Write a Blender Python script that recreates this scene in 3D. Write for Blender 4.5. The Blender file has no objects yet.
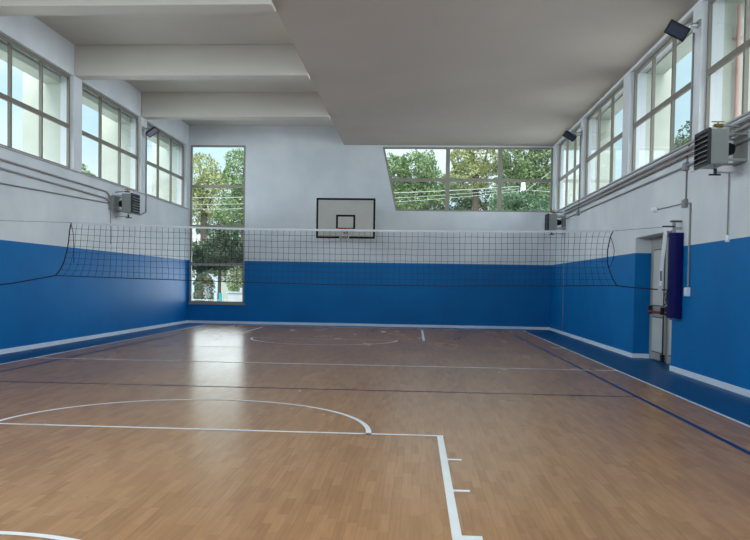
import bpy, math, random
from mathutils import Vector, Matrix, noise
random.seed(7)
SC = bpy.context.scene
COL = SC.collection
PI = math.pi

# ---------------------------------------------------------------- camera
CAM_H = 1.3745; YAW = .0618; PITCH = -.0300; ROLL = .0157; FPX = 759.13
fw = Vector((-math.sin(YAW)*math.cos(PITCH), math.cos(YAW)*math.cos(PITCH), math.sin(PITCH)))
r_ = fw.cross(Vector((0, 0, 1))).normalized(); u_ = r_.cross(fw)
cr, sr = math.cos(ROLL), math.sin(ROLL)
Rr = r_*cr + u_*sr; Uu = -r_*sr + u_*cr
cd = bpy.data.cameras.new('camera'); cam = bpy.data.objects.new('camera', cd); COL.objects.link(cam)
m = Matrix((( Rr.x, Uu.x, -fw.x, 0), (Rr.y, Uu.y, -fw.y, .08), (Rr.z, Uu.z, -fw.z, CAM_H), (0, 0, 0, 1)))
cam.matrix_world = m
cd.sensor_width = 36; cd.sensor_fit = 'HORIZONTAL'; cd.lens = FPX/750*36; cd.shift_x = 7.86/750; cd.shift_y = 36.76/750; cd.clip_start = .05; cd.clip_end = 500
SC.camera = cam

# ---------------------------------------------------------------- world, light, exposure
SC.view_settings.view_transform = 'Standard'; SC.view_settings.look = 'None'
SC.view_settings.gamma = 1; SC.view_settings.use_curve_mapping = False
SC.view_settings.exposure = 0.7
WORLD_STRENGTH = .85
DAY = 8.0            # added area-lamp fill at the windows (W per m2 of opening)
cy = SC.cycles
cy.use_denoising = True; cy.use_adaptive_sampling = False
try: cy.denoiser = 'OPENIMAGEDENOISE'; cy.denoising_prefilter = 'ACCURATE'; cy.denoising_quality = 'HIGH'
except Exception: pass
cy.max_bounces = 8; cy.diffuse_bounces = 5; cy.glossy_bounces = 3; cy.transparent_max_bounces = 24; cy.transmission_bounces = 4
cy.sample_clamp_indirect = 4; cy.caustics_reflective = False; cy.caustics_refractive = False

def lin(c):
    return tuple(((v/255)/12.92 if v/255 <= .04045 else ((v/255+.055)/1.055)**2.4) for v in c) + (1,)

w = bpy.data.worlds.new('sky'); SC.world = w; w.use_nodes = True
nt = w.node_tree; nt.nodes.clear()
N = nt.nodes.new
o = N('ShaderNodeOutputWorld'); b = N('ShaderNodeBackground'); tc = N('ShaderNodeTexCoord')
ns = N('ShaderNodeTexNoise'); ns.inputs['Scale'].default_value = 3.0; ns.inputs['Detail'].default_value = 6
rp = N('ShaderNodeValToRGB')
rp.color_ramp.elements[0].position = .42; rp.color_ramp.elements[0].color = lin((190, 224, 238))
rp.color_ramp.elements[1].position = .66; rp.color_ramp.elements[1].color = lin((232, 242, 246))
mp = N('ShaderNodeMapping'); mp.inputs['Scale'].default_value = (1, 1, 2.5)
nt.links.new(tc.outputs['Generated'], mp.inputs['Vector']); nt.links.new(mp.outputs[0], ns.inputs['Vector'])
nt.links.new(ns.outputs['Fac'], rp.inputs['Fac']); nt.links.new(rp.outputs[0], b.inputs['Color'])
b.inputs['Strength'].default_value = WORLD_STRENGTH
nt.links.new(b.outputs[0], o.inputs['Surface'])

def area(name, loc, normal, sx, sy, power, spread=1.75, color=(.86, .94, 1)):
    l = bpy.data.lights.new(name, 'AREA'); l.shape = 'RECTANGLE'; l.size = sx; l.size_y = sy
    l.energy = power; l.spread = spread; l.color = color
    ob = bpy.data.objects.new(name, l); COL.objects.link(ob)
    ob.location = loc
    ob.rotation_euler = Vector(normal).to_track_quat('-Z', 'Y').to_euler()
    return ob

sl = bpy.data.lights.new('hazy_sun', 'SUN'); sl.energy = 3.4; sl.angle = math.radians(50); sl.color = (1, .97, .92)
so = bpy.data.objects.new('hazy_sun', sl); COL.objects.link(so)
so.rotation_euler = Vector((.0, 1, -1.0)).to_track_quat('-Z', 'Y').to_euler()

# room numbers (metres)
XL, XR, YB, YF = -7.44, 4.32, 24.605, -.9
ZC, ZLOW, ZB = 6.45, 5.84, 2.066
XE = -2.34
LBAYS = [(-.0, 3.45), (4.1, 7.55), (8.3, 12.15), (12.6, 16.24), (16.64, 20.32), (20.75, 24.38)]
RBAYS = [(.0, 3.1), (3.75, 7.2), (8.1, 12.13), (12.5, 16.03), (16.5, 20.34), (20.66, 24.1)]
SILL_L, HEAD_L, SILL_R, HEAD_R = 3.755, 5.785, 3.70, 5.78
for a_, b_ in LBAYS:  # area lamps added outside the bays to lift the room and fins
    area('daylight_fill', (XL-1.5, (a_+b_)/2, 4.9), (1, 0, -.1), 2.8, b_-a_+.55, DAY*11.5)
for a_, b_ in RBAYS:
    area('daylight_fill', (XR+1.5, (a_+b_)/2, 4.9), (-1, 0, -.1), 2.8, b_-a_+.55, DAY*11.5)

# ---------------------------------------------------------------- materials
def mat(name, col, rough=.5, metal=0, spec=.5, emit=None, bump=0, bscale=40, var=0, vscale=3):
    M = bpy.data.materials.new(name); M.use_nodes = True
    nt = M.node_tree; p = nt.nodes['Principled BSDF']
    c = lin(col)
    p.inputs['Base Color'].default_value = c; p.inputs['Roughness'].default_value = rough
    p.inputs['Metallic'].default_value = metal; p.inputs['Specular IOR Level'].default_value = spec
    t = nt.nodes.new('ShaderNodeTexCoord')
    n = nt.nodes.new('ShaderNodeTexNoise'); n.inputs['Scale'].default_value = vscale; n.inputs['Detail'].default_value = 4
    nt.links.new(t.outputs['Object'], n.inputs['Vector'])
    h = nt.nodes.new('ShaderNodeHueSaturation'); h.inputs['Color'].default_value = c
    mr = nt.nodes.new('ShaderNodeMapRange'); v = max(var, .03)
    mr.inputs['From Min'].default_value = .3; mr.inputs['From Max'].default_value = .7
    mr.inputs['To Min'].default_value = 1-v; mr.inputs['To Max'].default_value = 1+v
    nt.links.new(n.outputs['Fac'], mr.inputs['Value']); nt.links.new(mr.outputs[0], h.inputs['Value'])
    nt.links.new(h.outputs[0], p.inputs['Base Color'])
    if bump:
        n2 = nt.nodes.new('ShaderNodeTexNoise'); n2.inputs['Scale'].default_value = bscale
        nt.links.new(t.outputs['Object'], n2.inputs['Vector'])
        bp = nt.nodes.new('ShaderNodeBump'); bp.inputs['Strength'].default_value = bump; bp.inputs['Distance'].default_value = .01
        nt.links.new(n2.outputs['Fac'], bp.inputs['Height']); nt.links.new(bp.outputs[0], p.inputs['Normal'])
    return M

def wall_paint(name):
    M = mat(name, (222, 225, 230), .7, bump=.15, bscale=25)
    nt = M.node_tree; p = nt.nodes['Principled BSDF']; p.inputs['Specular IOR Level'].default_value = .15
    t = nt.nodes.new('ShaderNodeNewGeometry'); s = nt.nodes.new('ShaderNodeSeparateXYZ')
    nt.links.new(t.outputs['Position'], s.inputs[0])
    g = nt.nodes.new('ShaderNodeMath'); g.operation = 'LESS_THAN'; g.inputs[1].default_value = ZB
    nt.links.new(s.outputs['Z'], g.inputs[0])
    n = nt.nodes.new('ShaderNodeTexNoise'); n.inputs['Scale'].default_value = .8; n.inputs['Detail'].default_value = 5
    nt.links.new(t.outputs['Position'], n.inputs['Vector'])
    rw = nt.nodes.new('ShaderNodeValToRGB'); rb = nt.nodes.new('ShaderNodeValToRGB')
    for r, c0, c1 in ((rw, (212, 218, 225), (227, 231, 237)), (rb, (0, 106, 174), (0, 114, 184))):
        r.color_ramp.elements[0].position = .35; r.color_ramp.elements[1].position = .65
        r.color_ramp.elements[0].color = lin(c0); r.color_ramp.elements[1].color = lin(c1)
        nt.links.new(n.outputs['Fac'], r.inputs['Fac'])
    mx = nt.nodes.new('ShaderNodeMix'); mx.data_type = 'RGBA'
    nt.links.new(g.outputs[0], mx.inputs[0]); nt.links.new(rw.outputs[0], mx.inputs[6]); nt.links.new(rb.outputs[0], mx.inputs[7])
    nt.links.new(mx.outputs[2], p.inputs['Base Color'])
    m2 = nt.nodes.new('ShaderNodeMapRange'); m2.inputs['To Min'].default_value = .8; m2.inputs['To Max'].default_value = .5
    nt.links.new(g.outputs[0], m2.inputs['Value']); nt.links.new(m2.outputs[0], p.inputs['Roughness'])
    return M

def parquet():
    M = bpy.data.materials.new('strip_parquet'); M.use_nodes = True
    nt = M.node_tree; p = nt.nodes['Principled BSDF']; N = nt.nodes.new; L = nt.links.new
    def math_(op, a, b=None):
        n = N('ShaderNodeMath'); n.operation = op
        for i, v in enumerate((a, b)):
            if v is None: continue
            if isinstance(v, (int, float)): n.inputs[i].default_value = v
            else: L(v, n.inputs[i])
        return n.outputs[0]
    g = N('ShaderNodeNewGeometry'); s = N('ShaderNodeSeparateXYZ'); L(g.outputs['Position'], s.inputs[0])
    xs = math_('DIVIDE', s.outputs['X'], .06); ix = math_('FLOOR', xs)
    w1 = N('ShaderNodeTexWhiteNoise'); w1.noise_dimensions = '1D'; L(ix, w1.inputs['W'])
    ys = math_('ADD', math_('DIVIDE', s.outputs['Y'], .33), math_('MULTIPLY', w1.outputs['Value'], 7.3)); iy = math_('FLOOR', ys)
    c = N('ShaderNodeCombineXYZ'); L(ix, c.inputs[0]); L(iy, c.inputs[1])
    w2 = N('ShaderNodeTexWhiteNoise'); w2.noise_dimensions = '2D'; L(c.outputs[0], w2.inputs['Vector'])
    # grain along the strips
    mp = N('ShaderNodeMapping'); mp.inputs['Scale'].default_value = (40, 2.2, 1); L(g.outputs['Position'], mp.inputs['Vector'])
    n = N('ShaderNodeTexNoise'); n.inputs['Scale'].default_value = 1; n.inputs['Detail'].default_value = 5; L(mp.outputs[0], n.inputs['Vector'])
    mq = N('ShaderNodeMapping'); mq.inputs['Scale'].default_value = (.9, .25, 1); L(g.outputs['Position'], mq.inputs['Vector'])
    nb = N('ShaderNodeTexNoise'); nb.inputs['Scale'].default_value = 1.3; nb.inputs['Detail'].default_value = 3; L(mq.outputs[0], nb.inputs['Vector'])
    f = math_('ADD', math_('MULTIPLY', w2.outputs['Value'], .22), math_('ADD', math_('MULTIPLY', n.outputs['Fac'], .48), math_('MULTIPLY', nb.outputs['Fac'], .45)))
    r = N('ShaderNodeValToRGB'); e = r.color_ramp.elements
    e[0].position = .28; e[0].color = lin((145, 107, 75)); e[1].position = .95; e[1].color = lin((194, 152, 111))
    q = e.new(.6); q.color = lin((173, 131, 92))
    L(f, r.inputs['Fac'])
    # seams
    fx = math_('FRACT', xs); fy = math_('FRACT', ys)
    sx = math_('LESS_THAN', fx, .03); sy = math_('LESS_THAN', fy, .006)
    sm = math_('MULTIPLY', math_('MAXIMUM', sx, sy), .28)
    mx = N('ShaderNodeMix'); mx.data_type = 'RGBA'; L(sm, mx.inputs[0]); L(r.outputs[0], mx.inputs[6]); mx.inputs[7].default_value = lin((70, 48, 32))
    L(mx.outputs[2], p.inputs['Base Color'])
    ro = N('ShaderNodeMapRange'); ro.inputs['To Min'].default_value = .20; ro.inputs['To Max'].default_value = .32
    L(nb.outputs['Fac'], ro.inputs['Value']); L(ro.outputs[0], p.inputs['Roughness'])
    p.inputs['Specular IOR Level'].default_value = .12
    return M

def glass_mat():
    M = bpy.data.materials.new('window_glass'); M.use_nodes = True
    nt = M.node_tree; nt.nodes.clear(); N = nt.nodes.new
    o = N('ShaderNodeOutputMaterial'); mx = N('ShaderNodeMixShader'); t = N('ShaderNodeBsdfTransparent'); g = N('ShaderNodeBsdfGlossy')
    t.inputs['Color'].default_value = (.93, .965, .95, 1); g.inputs['Roughness'].default_value = .03
    lw = N('ShaderNodeLayerWeight'); lw.inputs['Blend'].default_value = .5
    pw = N('ShaderNodeMath'); pw.operation = 'POWER'; pw.inputs[1].default_value = 5; nt.links.new(lw.outputs['Facing'], pw.inputs[0])
    f = N('ShaderNodeMapRange'); f.inputs['To Min'].default_value = .05; nt.links.new(pw.outputs[0], f.inputs['Value'])
    nt.links.new(f.outputs[0], mx.inputs[0]); nt.links.new(t.outputs[0], mx.inputs[1]); nt.links.new(g.outputs[0], mx.inputs[2])
    nt.links.new(mx.outputs[0], o.inputs['Surface'])
    return M

def leaf_mat(name, c0, c1, c2):
    M = bpy.data.materials.new(name); M.use_nodes = True
    nt = M.node_tree; p = nt.nodes['Principled BSDF']; N = nt.nodes.new; L = nt.links.new
    g = N('ShaderNodeNewGeometry'); r = N('ShaderNodeValToRGB'); e = r.color_ramp.elements
    e[0].color = lin(c0); e[1].color = lin(c2); q = e.new(.5); q.color = lin(c1)
    L(g.outputs['Random Per Island'], r.inputs['Fac'])
    L(r.outputs[0], p.inputs['Base Color']); p.inputs['Roughness'].default_value = .6
    tr = N('ShaderNodeBsdfTranslucent'); L(r.outputs[0], tr.inputs['Color'])
    mx = N('ShaderNodeMixShader'); mx.inputs[0].default_value = .35
    L(p.outputs[0], mx.inputs[1]); L(tr.outputs[0], mx.inputs[2]); L(mx.outputs[0], nt.nodes['Material Output'].inputs['Surface'])
    return M

PAINT = wall_paint('two_tone_wall_paint')
WOOD = parquet()
GLASS = glass_mat()
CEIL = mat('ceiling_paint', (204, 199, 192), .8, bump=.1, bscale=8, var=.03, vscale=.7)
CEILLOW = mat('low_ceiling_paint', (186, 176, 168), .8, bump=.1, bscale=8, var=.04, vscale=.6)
BLUEFLOOR = mat('blue_rubber_floor', (0, 84, 138), .42, spec=.14, var=.08, vscale=1.2)
WHITE = mat('white_line_paint', (240, 246, 250), .5)
BLUELINE = mat('blue_line_paint', (6, 58, 118), .55, spec=.15)
NAVYLINE = mat('dark_blue_line_paint', (22, 40, 92), .6, spec=.15)
SKIRT = mat('white_skirting', (228, 238, 248), .5)
FRAME = mat('grey_beige_aluminium', (126, 121, 113), .45, metal=.0)
FRAMEB = mat('pale_beige_aluminium', (150, 146, 137), .45)
CREAM = mat('cream_render', (190, 197, 188), .8, var=.04)
PIPE = mat('painted_pipe_grey', (160, 158, 158), .5)
CONDUIT = mat('grey_plastic_conduit', (138, 140, 142), .5)
HEAT = mat('heater_grey_sheet', (150, 155, 152), .45)
DARKG = mat('dark_grey_metal', (52, 54, 56), .5)
BLACK = mat('black_plastic', (16, 17, 20), .45)
STEEL = mat('galvanised_steel', (170, 172, 174), .35, metal=.7)
BRASS = mat('brass_valve', (140, 112, 62), .4, metal=.6)
LAMPGL = mat('flood_lens', (58, 68, 90), .25)
LAMPGL2 = mat('flood_lens_pale', (150, 150, 170), .3)
NAVY = mat('navy_vinyl_pad', (2, 8, 84), .55, spec=.15)
CORD = mat('black_net_cord', (28, 30, 36), .8)
CORDG = mat('grey_net_cord', (38, 40, 47), .8)
TAPE = mat('white_net_tape', (205, 210, 216), .7)
BOARD = mat('backboard_white', (188, 188, 184), .5)
BOARDK = mat('backboard_black', (10, 10, 13), .6, spec=.2)
ORANGE = mat('rim_orange', (176, 84, 58), .5)
NETW = mat('white_hoop_net', (186, 186, 186), .8)
REDM = mat('red_bar', (150, 34, 40), .4)
DOORM = mat('door_grey_white', (196, 200, 198), .45)
DOORF = mat('door_frame_grey', (160, 162, 158), .5)
BARK = mat('bark', (92, 86, 78), .9)
GROUND = mat('courtyard_ground', (150, 150, 140), .9, var=.15, vscale=.6)
CABLE = mat('pale_cable', (176, 188, 184), .6)
COPPER = mat('pink_downpipe', (196, 158, 150), .5)
ROOF = mat('red_roof', (150, 62, 60), .8)
WHITEW = mat('white_masonry', (226, 232, 236), .8)
CYAN = mat('cyan_paint', (70, 190, 205), .5)
TEXTG = mat('printed_grey', (120, 124, 150), .6)
L_DARK = leaf_mat('leaves_dark', (62, 82, 66), (92, 114, 88), (138, 156, 124))
L_DEEP = leaf_mat('leaves_deep_green', (40, 56, 46), (62, 82, 62), (100, 118, 88))
L_MID = leaf_mat('leaves_mid', (92, 120, 86), (128, 154, 106), (182, 200, 150))
L_YEL = leaf_mat('leaves_yellow_green', (128, 142, 96), (170, 178, 122), (214, 216, 170))
L_OLIVE = leaf_mat('leaves_olive_grey', (106, 122, 96), (146, 158, 126), (190, 196, 164))
L_BLUE = leaf_mat('leaves_blue_green', (74, 108, 86), (110, 144, 112), (160, 186, 152))

# ---------------------------------------------------------------- helpers
class MB:
    def __init__(s): s.v = []; s.f = []; s.m = []; s.mats = []
    def mi(s, M):
        if M not in s.mats: s.mats.append(M)
        return s.mats.index(M)
    def poly(s, pts, M):
        k = len(s.v); s.v += [tuple(p) for p in pts]; s.f.append(tuple(range(k, k+len(pts)))); s.m.append(s.mi(M))
    def box(s, x0, x1, y0, y1, z0, z1, M):
        k = len(s.v); i = s.mi(M)
        s.v += [(x, y, z) for z in (z0, z1) for y in (y0, y1) for x in (x0, x1)]
        for q in ((0, 2, 3, 1), (4, 5, 7, 6), (0, 1, 5, 4), (2, 6, 7, 3), (0, 4, 6, 2), (1, 3, 7, 5)):
            s.f.append(tuple(k+a for a in q)); s.m.append(i)
        return s
    def prism(s, pts, axis, a, b, M):
        # pts: 2-D outline in the two other axes, extruded along axis from a to b
        def P(p, t):
            if axis == 'x': return (t, p[0], p[1])
            if axis == 'y': return (p[0], t, p[1])
            return (p[0], p[1], t)
        k = len(s.v); n = len(pts); i = s.mi(M)
        s.v += [P(p, a) for p in pts] + [P(p, b) for p in pts]
        s.f.append(tuple(range(k+n-1, k-1, -1))); s.m.append(i)
        s.f.append(tuple(range(k+n, k+2*n))); s.m.append(i)
        for j in range(n):
            q = (j+1) % n
            s.f.append((k+j, k+q, k+n+q, k+n+j)); s.m.append(i)
        return s
    def tube(s, pts, r, M, n=8, cap=True):
        pts = [Vector(p) for p in pts]; i = s.mi(M); k = len(s.v)
        up = None
        for j, p in enumerate(pts):
            d = ((pts[min(j+1, len(pts)-1)]-p).normalized() + (p-pts[max(j-1, 0)]).normalized())
            d = d.normalized() if d.length > 1e-6 else Vector((0, 0, 1))
            if up is None:
                up = Vector((0, 0, 1)) if abs(d.z) < .9 else Vector((0, 1, 0))
            a = d.cross(up)
            if a.length < 1e-4: a = d.cross(Vector((1, 0, 0)))
            a.normalize(); b_ = a.cross(d).normalized(); up = b_
            rr = r[j] if isinstance(r, (list, tuple)) else r
            for q in range(n):
                t = 2*PI*(q+.5)/n
                s.v.append(tuple(p + a*math.cos(t)*rr + b_*math.sin(t)*rr))
        for j in range(len(pts)-1):
            for q in range(n):
                q2 = (q+1) % n
                s.f.append((k+j*n+q, k+j*n+q2, k+(j+1)*n+q2, k+(j+1)*n+q)); s.m.append(i)
        if cap:
            s.f.append(tuple(k+q for q in range(n-1, -1, -1))); s.m.append(i)
            e = k+(len(pts)-1)*n
            s.f.append(tuple(e+q for q in range(n))); s.m.append(i)
        return s
    def build(s, name, parent=None, smooth=False, bevel=0, **props):
        me = bpy.data.meshes.new(name); me.from_pydata(s.v, [], s.f)
        for M in s.mats: me.materials.append(M)
        me.polygons.foreach_set('material_index', s.m)
        if smooth: me.polygons.foreach_set('use_smooth', [True]*len(s.f))
        me.update()
        ob = bpy.data.objects.new(name, me); COL.objects.link(ob)
        if parent is not None: ob.parent = parent
        if parent is not None and parent.get('_abs'):
            ob.matrix_parent_inverse = Matrix.Translation(-Vector(parent.location))
        if bevel:
            bm = ob.modifiers.new('bevel', 'BEVEL'); bm.width = bevel; bm.segments = 2; bm.limit_method = 'ANGLE'
        if smooth:
            try: me.set_sharp_from_angle(angle=math.radians(40))
            except Exception: pass
        for k_, v_ in props.items(): ob[k_] = v_
        return ob

def thing(name, label, cat, loc=(0, 0, 0), group=None, absolute=True):
    ob = bpy.data.objects.new(name, None); COL.objects.link(ob); ob.location = loc
    ob.empty_display_size = .1
    ob['label'] = label; ob['category'] = cat
    if group: ob['group'] = group
    if absolute: ob['_abs'] = 1
    return ob
def tag(ob, label, cat, group=None):
    ob['label'] = label; ob['category'] = cat
    if group: ob['group'] = group
    return ob
def struct(name, mb, **k):
    ob = mb.build(name, **k); ob['kind'] = 'structure'; return ob
def struct_root(name, loc):
    ob = bpy.data.objects.new(name, None); COL.objects.link(ob); ob.location = loc; ob['kind'] = 'structure'; ob['_abs'] = 1
    ob.empty_display_size = .1
    return ob
def copy_tree(o, parent=None):
    c = o.copy(); COL.objects.link(c)
    if parent is not None: c.parent = parent
    for ch in o.children: copy_tree(ch, c)
    return c

# ================================================================ FLOOR
T = .012
WL, WR, WY0, WY1 = -6.51, 3.346, -.3, 23.68
fb = MB()
fb.box(XL-.35, XR+.6, YF-.35, YB+.35, -.25, 0, BLUEFLOOR)
struct('floor', fb)
fb = MB()
fb.box(WL, WR, WY0, WY1, .0005, T, WOOD)
e = .035
for a in ((WL-e, WL, WY0-e, WY1+e), (WR, WR+e, WY0-e, WY1+e), (WL, WR, WY1, WY1+e), (WL, WR, WY0-e, WY0)):
    fb.box(a[0], a[1], a[2], a[3], .0005, T+.002, SKIRT)
Z1, Z2 = T+.0012, T+.0024
def ln(x0, x1, y0, y1, M, z=Z2): fb.poly([(x0, y0, z), (x1, y0, z), (x1, y1, z), (x0, y1, z)], M)
def arc(cx, cyy, r, a0, a1, w_, M, z=Z2, n=72):
    for i in range(n):
        t0 = a0+(a1-a0)*i/n; t1 = a0+(a1-a0)*(i+1)/n
        fb.poly([(cx+(r-w_)*math.cos(t0), cyy+(r-w_)*math.sin(t0), z), (cx+r*math.cos(t0), cyy+r*math.sin(t0), z),
                 (cx+r*math.cos(t1), cyy+r*math.sin(t1), z), (cx+(r-w_)*math.cos(t1), cyy+(r-w_)*math.sin(t1), z)], M)
MID = 12.748
KX = -2.169
NEARFT = 6.955
# near key
ln(KX-2.45, KX+2.45, NEARFT-.05, NEARFT, WHITE)
ln(KX+2.395, KX+2.45, 1.17, NEARFT-.05, WHITE); ln(KX-2.45, KX-2.395, 1.17, NEARFT-.05, WHITE)
arc(KX, NEARFT-.05, 1.80, 0, PI, .05, WHITE)
arc(KX-.02, 2.70, 1.30, 0, PI, .05, WHITE)
for s in (1, -1):
    for d, wd in ((.95, .05), (1.85, .05)):
        y0 = NEARFT-d
        a, b_ = sorted((KX+s*2.45, KX+s*2.56)); ln(a, b_, y0-wd/2, y0+wd/2, WHITE)
    a, b_ = sorted((KX+s*2.45, KX+s*2.56)); ln(a, b_, 3.80, 4.2, WHITE)
# far key
FFT = 18.52
ln(KX+2.39, KX+2.45, FFT, 22.9, WHITE); ln(KX-2.45, KX-2.40, 19.9, 22.9, WHITE)
arc(KX, FFT, 1.80, PI, 2*PI, .05, WHITE)
ln(KX-1.8, KX+1.8, FFT-.01, FFT+.02, WHITE, Z1)
for s in (1, -1):
    for y0 in (21.6, 20.7):
        a, b_ = sorted((KX+s*1.25, KX+s*1.37)); 
        if y0 > 21: ln(a, b_, y0-.05, y0+.3, WHITE)
# half-way line
ln(WL, WR, MID-.03, MID+.03, WHITE, Z2)
# volleyball court in blue
SLX, SRX = -5.995, 2.814
ln(SRX-.03, SRX+.03, -.2, 21.35, BLUELINE, Z1); ln(SLX-.03, SLX+.03, -.2, 21.35, BLUELINE, Z1)
for y0 in (MID-2.99, MID+2.99):
    ln(SLX, SRX, y0-.026, y0+.026, NAVYLINE, Z1)
struct('floor.001', fb)

# ================================================================ WALLS
def side_wall(name, x0, x1, bays, sill, head, cuts=None):
    mb = MB()
    y0, y1 = YF-.3, YB+.3
    ztop = ZC+.25
    if cuts:
        ya, yb, zt = cuts
        mb.box(x0, x1, y0, ya, 0, sill, PAINT); mb.box(x0, x1, yb, y1, 0, sill, PAINT); mb.box(x0, x1, ya, yb, zt, sill, PAINT)
    else:
        mb.box(x0, x1, y0, y1, 0, sill, PAINT)
    mb.box(x0, x1, y0, y1, head, ztop, PAINT)
    e = [y0] + [v for b in bays for v in b] + [y1]
    for i in range(0, len(e), 2):
        mb.box(x0, x1, e[i], e[i+1], sill, head, PAINT)
    return struct(name, mb)
RC = (13.1, 15.32, 2.36)
side_wall('wall_left', XL-.3, XL, LBAYS, SILL_L, HEAD_L)
side_wall('wall_right', XR, XR+.34, RBAYS, SILL_R, HEAD_R, RC)

# back wall with tall window hole and trapezoid hole
mb = MB()
BY0, BY1 = YB, YB+.3
TX0, TX1, TZ0, TZ1 = -7.38, -5.555, .67, 5.82
PZ0, PZ1 = 3.74, 5.79
mb.box(XL, TX0, BY0, BY1, 0, ZC+.2, PAINT)
mb.box(TX0, TX1, BY0, BY1, 0, TZ0, PAINT); mb.box(TX0, TX1, BY0, BY1, TZ1, ZC+.2, PAINT)
mb.box(TX1, -1.12, BY0, BY1, 0, ZC+.2, PAINT)
mb.box(-1.12, XR, BY0, BY1, 0, PZ0, PAINT); mb.box(-1.12, XR, BY0, BY1, PZ1, ZC+.2, PAINT)
mb.prism([(-1.12, PZ0), (-.65, PZ0), (-1.10, PZ1), (-1.12, PZ1)], 'y', BY0, BY1, PAINT)
struct('wall_back', mb)
# front wall behind the camera, with unseen high windows added to brighten the room
FILL_BAYS = [(-6.6, -4.1), (-3.5, -1.0), (-.4, 2.1)]
mb = MB()
mb.box(XL, XR, YF-.3, YF, 0, 2.9, PAINT); mb.box(XL, XR, YF-.3, YF, 5.6, ZC+.2, PAINT)
e = [XL] + [v for b in FILL_BAYS for v in b] + [XR]
for i in range(0, len(e), 2): mb.box(e[i], e[i+1], YF-.3, YF, 2.9, 5.6, PAINT)
struct('wall_front', mb)

# ceilings
mb = MB(); mb.box(XL-.3, XR+.34, YF-.3, YB+.3, ZC, ZC+.25, CEIL); struct('ceiling', mb)
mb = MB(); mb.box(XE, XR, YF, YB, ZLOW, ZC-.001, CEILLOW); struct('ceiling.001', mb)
n_trim = 1
for y0 in (3.9, 8.0, 12.15, 16.26, 20.27):
    mb = MB(); mb.box(XL, XE-.002, y0, y0+.36, 5.79, ZC-.001, CEIL)
    if y0 == 12.15: mb.box(XL, XE-.002, y0+.361, y0+.86, 5.93, ZC-.001, CEIL)
    struct('trim_%d' % n_trim, mb, bevel=.012); n_trim += 1

# baseboards
H = .088
mb = MB(); mb.box(XL+.001, XL+.02, YF, YB, .001, H, SKIRT); struct('baseboard_left', mb)
mb = MB(); mb.box(XL+.02, XR-.02, YB-.02, YB-.001, .001, H, SKIRT); struct('baseboard_back', mb)
mb = MB(); mb.box(XR-.02, XR-.001, YF, RC[0], .001, H, SKIRT); mb.box(XR-.02, XR-.001, RC[1], YB-.02, .001, H, SKIRT)
mb.box(XR-.001, XR+.33, RC[1]-.02, RC[1]-.001, .001, H, SKIRT)
struct('baseboard_right', mb)
mb = MB(); mb.box(XL+.02, XR-.02, YF+.001, YF+.02, .001, H, SKIRT); struct('baseboard_front', mb)

# window sills as a painted ledge under the side windows
for nm, x0, x1, z in (('l', XL+.001, XL+.035, SILL_L), ('r', XR-.04, XR-.001, SILL_R)):
    mb = MB(); mb.box(x0, x1, YF, YB-.001, z-.035, z-.005, mat('sill_paint', (178, 178, 180), .6)); struct('trim_%d' % n_trim, mb, bevel=.006); n_trim += 1

# ================================================================ WINDOWS
wn = [0]
def side_window(x, s, y0, y1, z0, z1, ncols=3):
    """x = plane of the frame; s = outward direction"""
    wn[0] += 1
    root = struct_root('window_%d' % wn[0], (x, (y0+y1)/2, z0))
    f = MB(); d = .05; xa, xb = sorted((x, x+s*d)); t = .055
    f.box(xa, xb, y0, y1, z0, z0+t, FRAME); f.box(xa, xb, y0, y1, z1-t, z1, FRAME)
    f.box(xa, xb, y0, y0+t, z0+t, z1-t, FRAME); f.box(xa, xb, y1-t, y1, z0+t, z1-t, FRAME)
    zm = 4.69
    f.box(xa, xb, y0+t, y1-t, zm-.045, zm+.045, FRAME)
    ys = [y0+t+(y1-y0-2*t)*k/ncols for k in range(ncols+1)]
    for yy in ys[1:-1]:
        f.box(xa-.004, xb+.004, yy-.03, yy+.03, z0+t, zm-.045, FRAME); f.box(xa-.004, xb+.004, yy-.03, yy+.03, zm+.045, z1-t, FRAME)
    f.build('window_frame', root)
    xg = x+s*.025
    for k in range(ncols):
        a = ys[k]+(.03 if k else 0); b_ = ys[k+1]-(.03 if k < ncols-1 else 0)
        for (za, zb) in ((z0+t, zm-.045), (zm+.045, z1-t)):
            g = MB(); g.poly([(xg, a, za), (xg, b_, za), (xg, b_, zb), (xg, a, zb)], GLASS); g.build('pane', root)
for y0, y1 in LBAYS: side_window(XL-.09, -1, y0, y1, SILL_L, HEAD_L)
for y0, y1 in RBAYS: side_window(XR+.09, 1, y0, y1, SILL_R, HEAD_R)

def rect_frame(f, x0, x1, y, d, z0, z1, t, M):
    f.box(x0, x1, y, y+d, z0, z0+t, M); f.box(x0, x1, y, y+d, z1-t, z1, M)
    f.box(x0, x0+t, y, y+d, z0+t, z1-t, M); f.box(x1-t, x1, y, y+d, z0+t, z1-t, M)
# tall corner window
wn[0] += 1
root = struct_root('window_%d' % wn[0], (TX0, YB, TZ0))
f = MB(); yy = YB+.02; rect_frame(f, TX0, TX1, yy, .06, TZ0, TZ1, .06, FRAMEB)
zs = [TZ0+.06, 1.94, 3.18, 4.48, TZ1-.06]
for z in zs[1:-1]: f.box(TX0+.06, TX1-.06, yy, yy+.06, z-.045, z+.045, FRAMEB)
f.build('window_frame', root)
f = MB(); f.box(TX0-.01, TX1+.03, YB-.06, YB+.02, TZ0-.05, TZ0, FRAMEB); f.build('window_sill', root)
for a, b_ in zip(zs[:-1], zs[1:]):
    a += .045 if a != zs[0] else 0; b_ -= .045 if b_ != zs[-1] else 0
    g = MB(); g.poly([(TX0+.06, yy+.03, a), (TX1-.06, yy+.03, a), (TX1-.06, yy+.03, b_), (TX0+.06, yy+.03, b_)], GLASS); g.build('pane', root)
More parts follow.
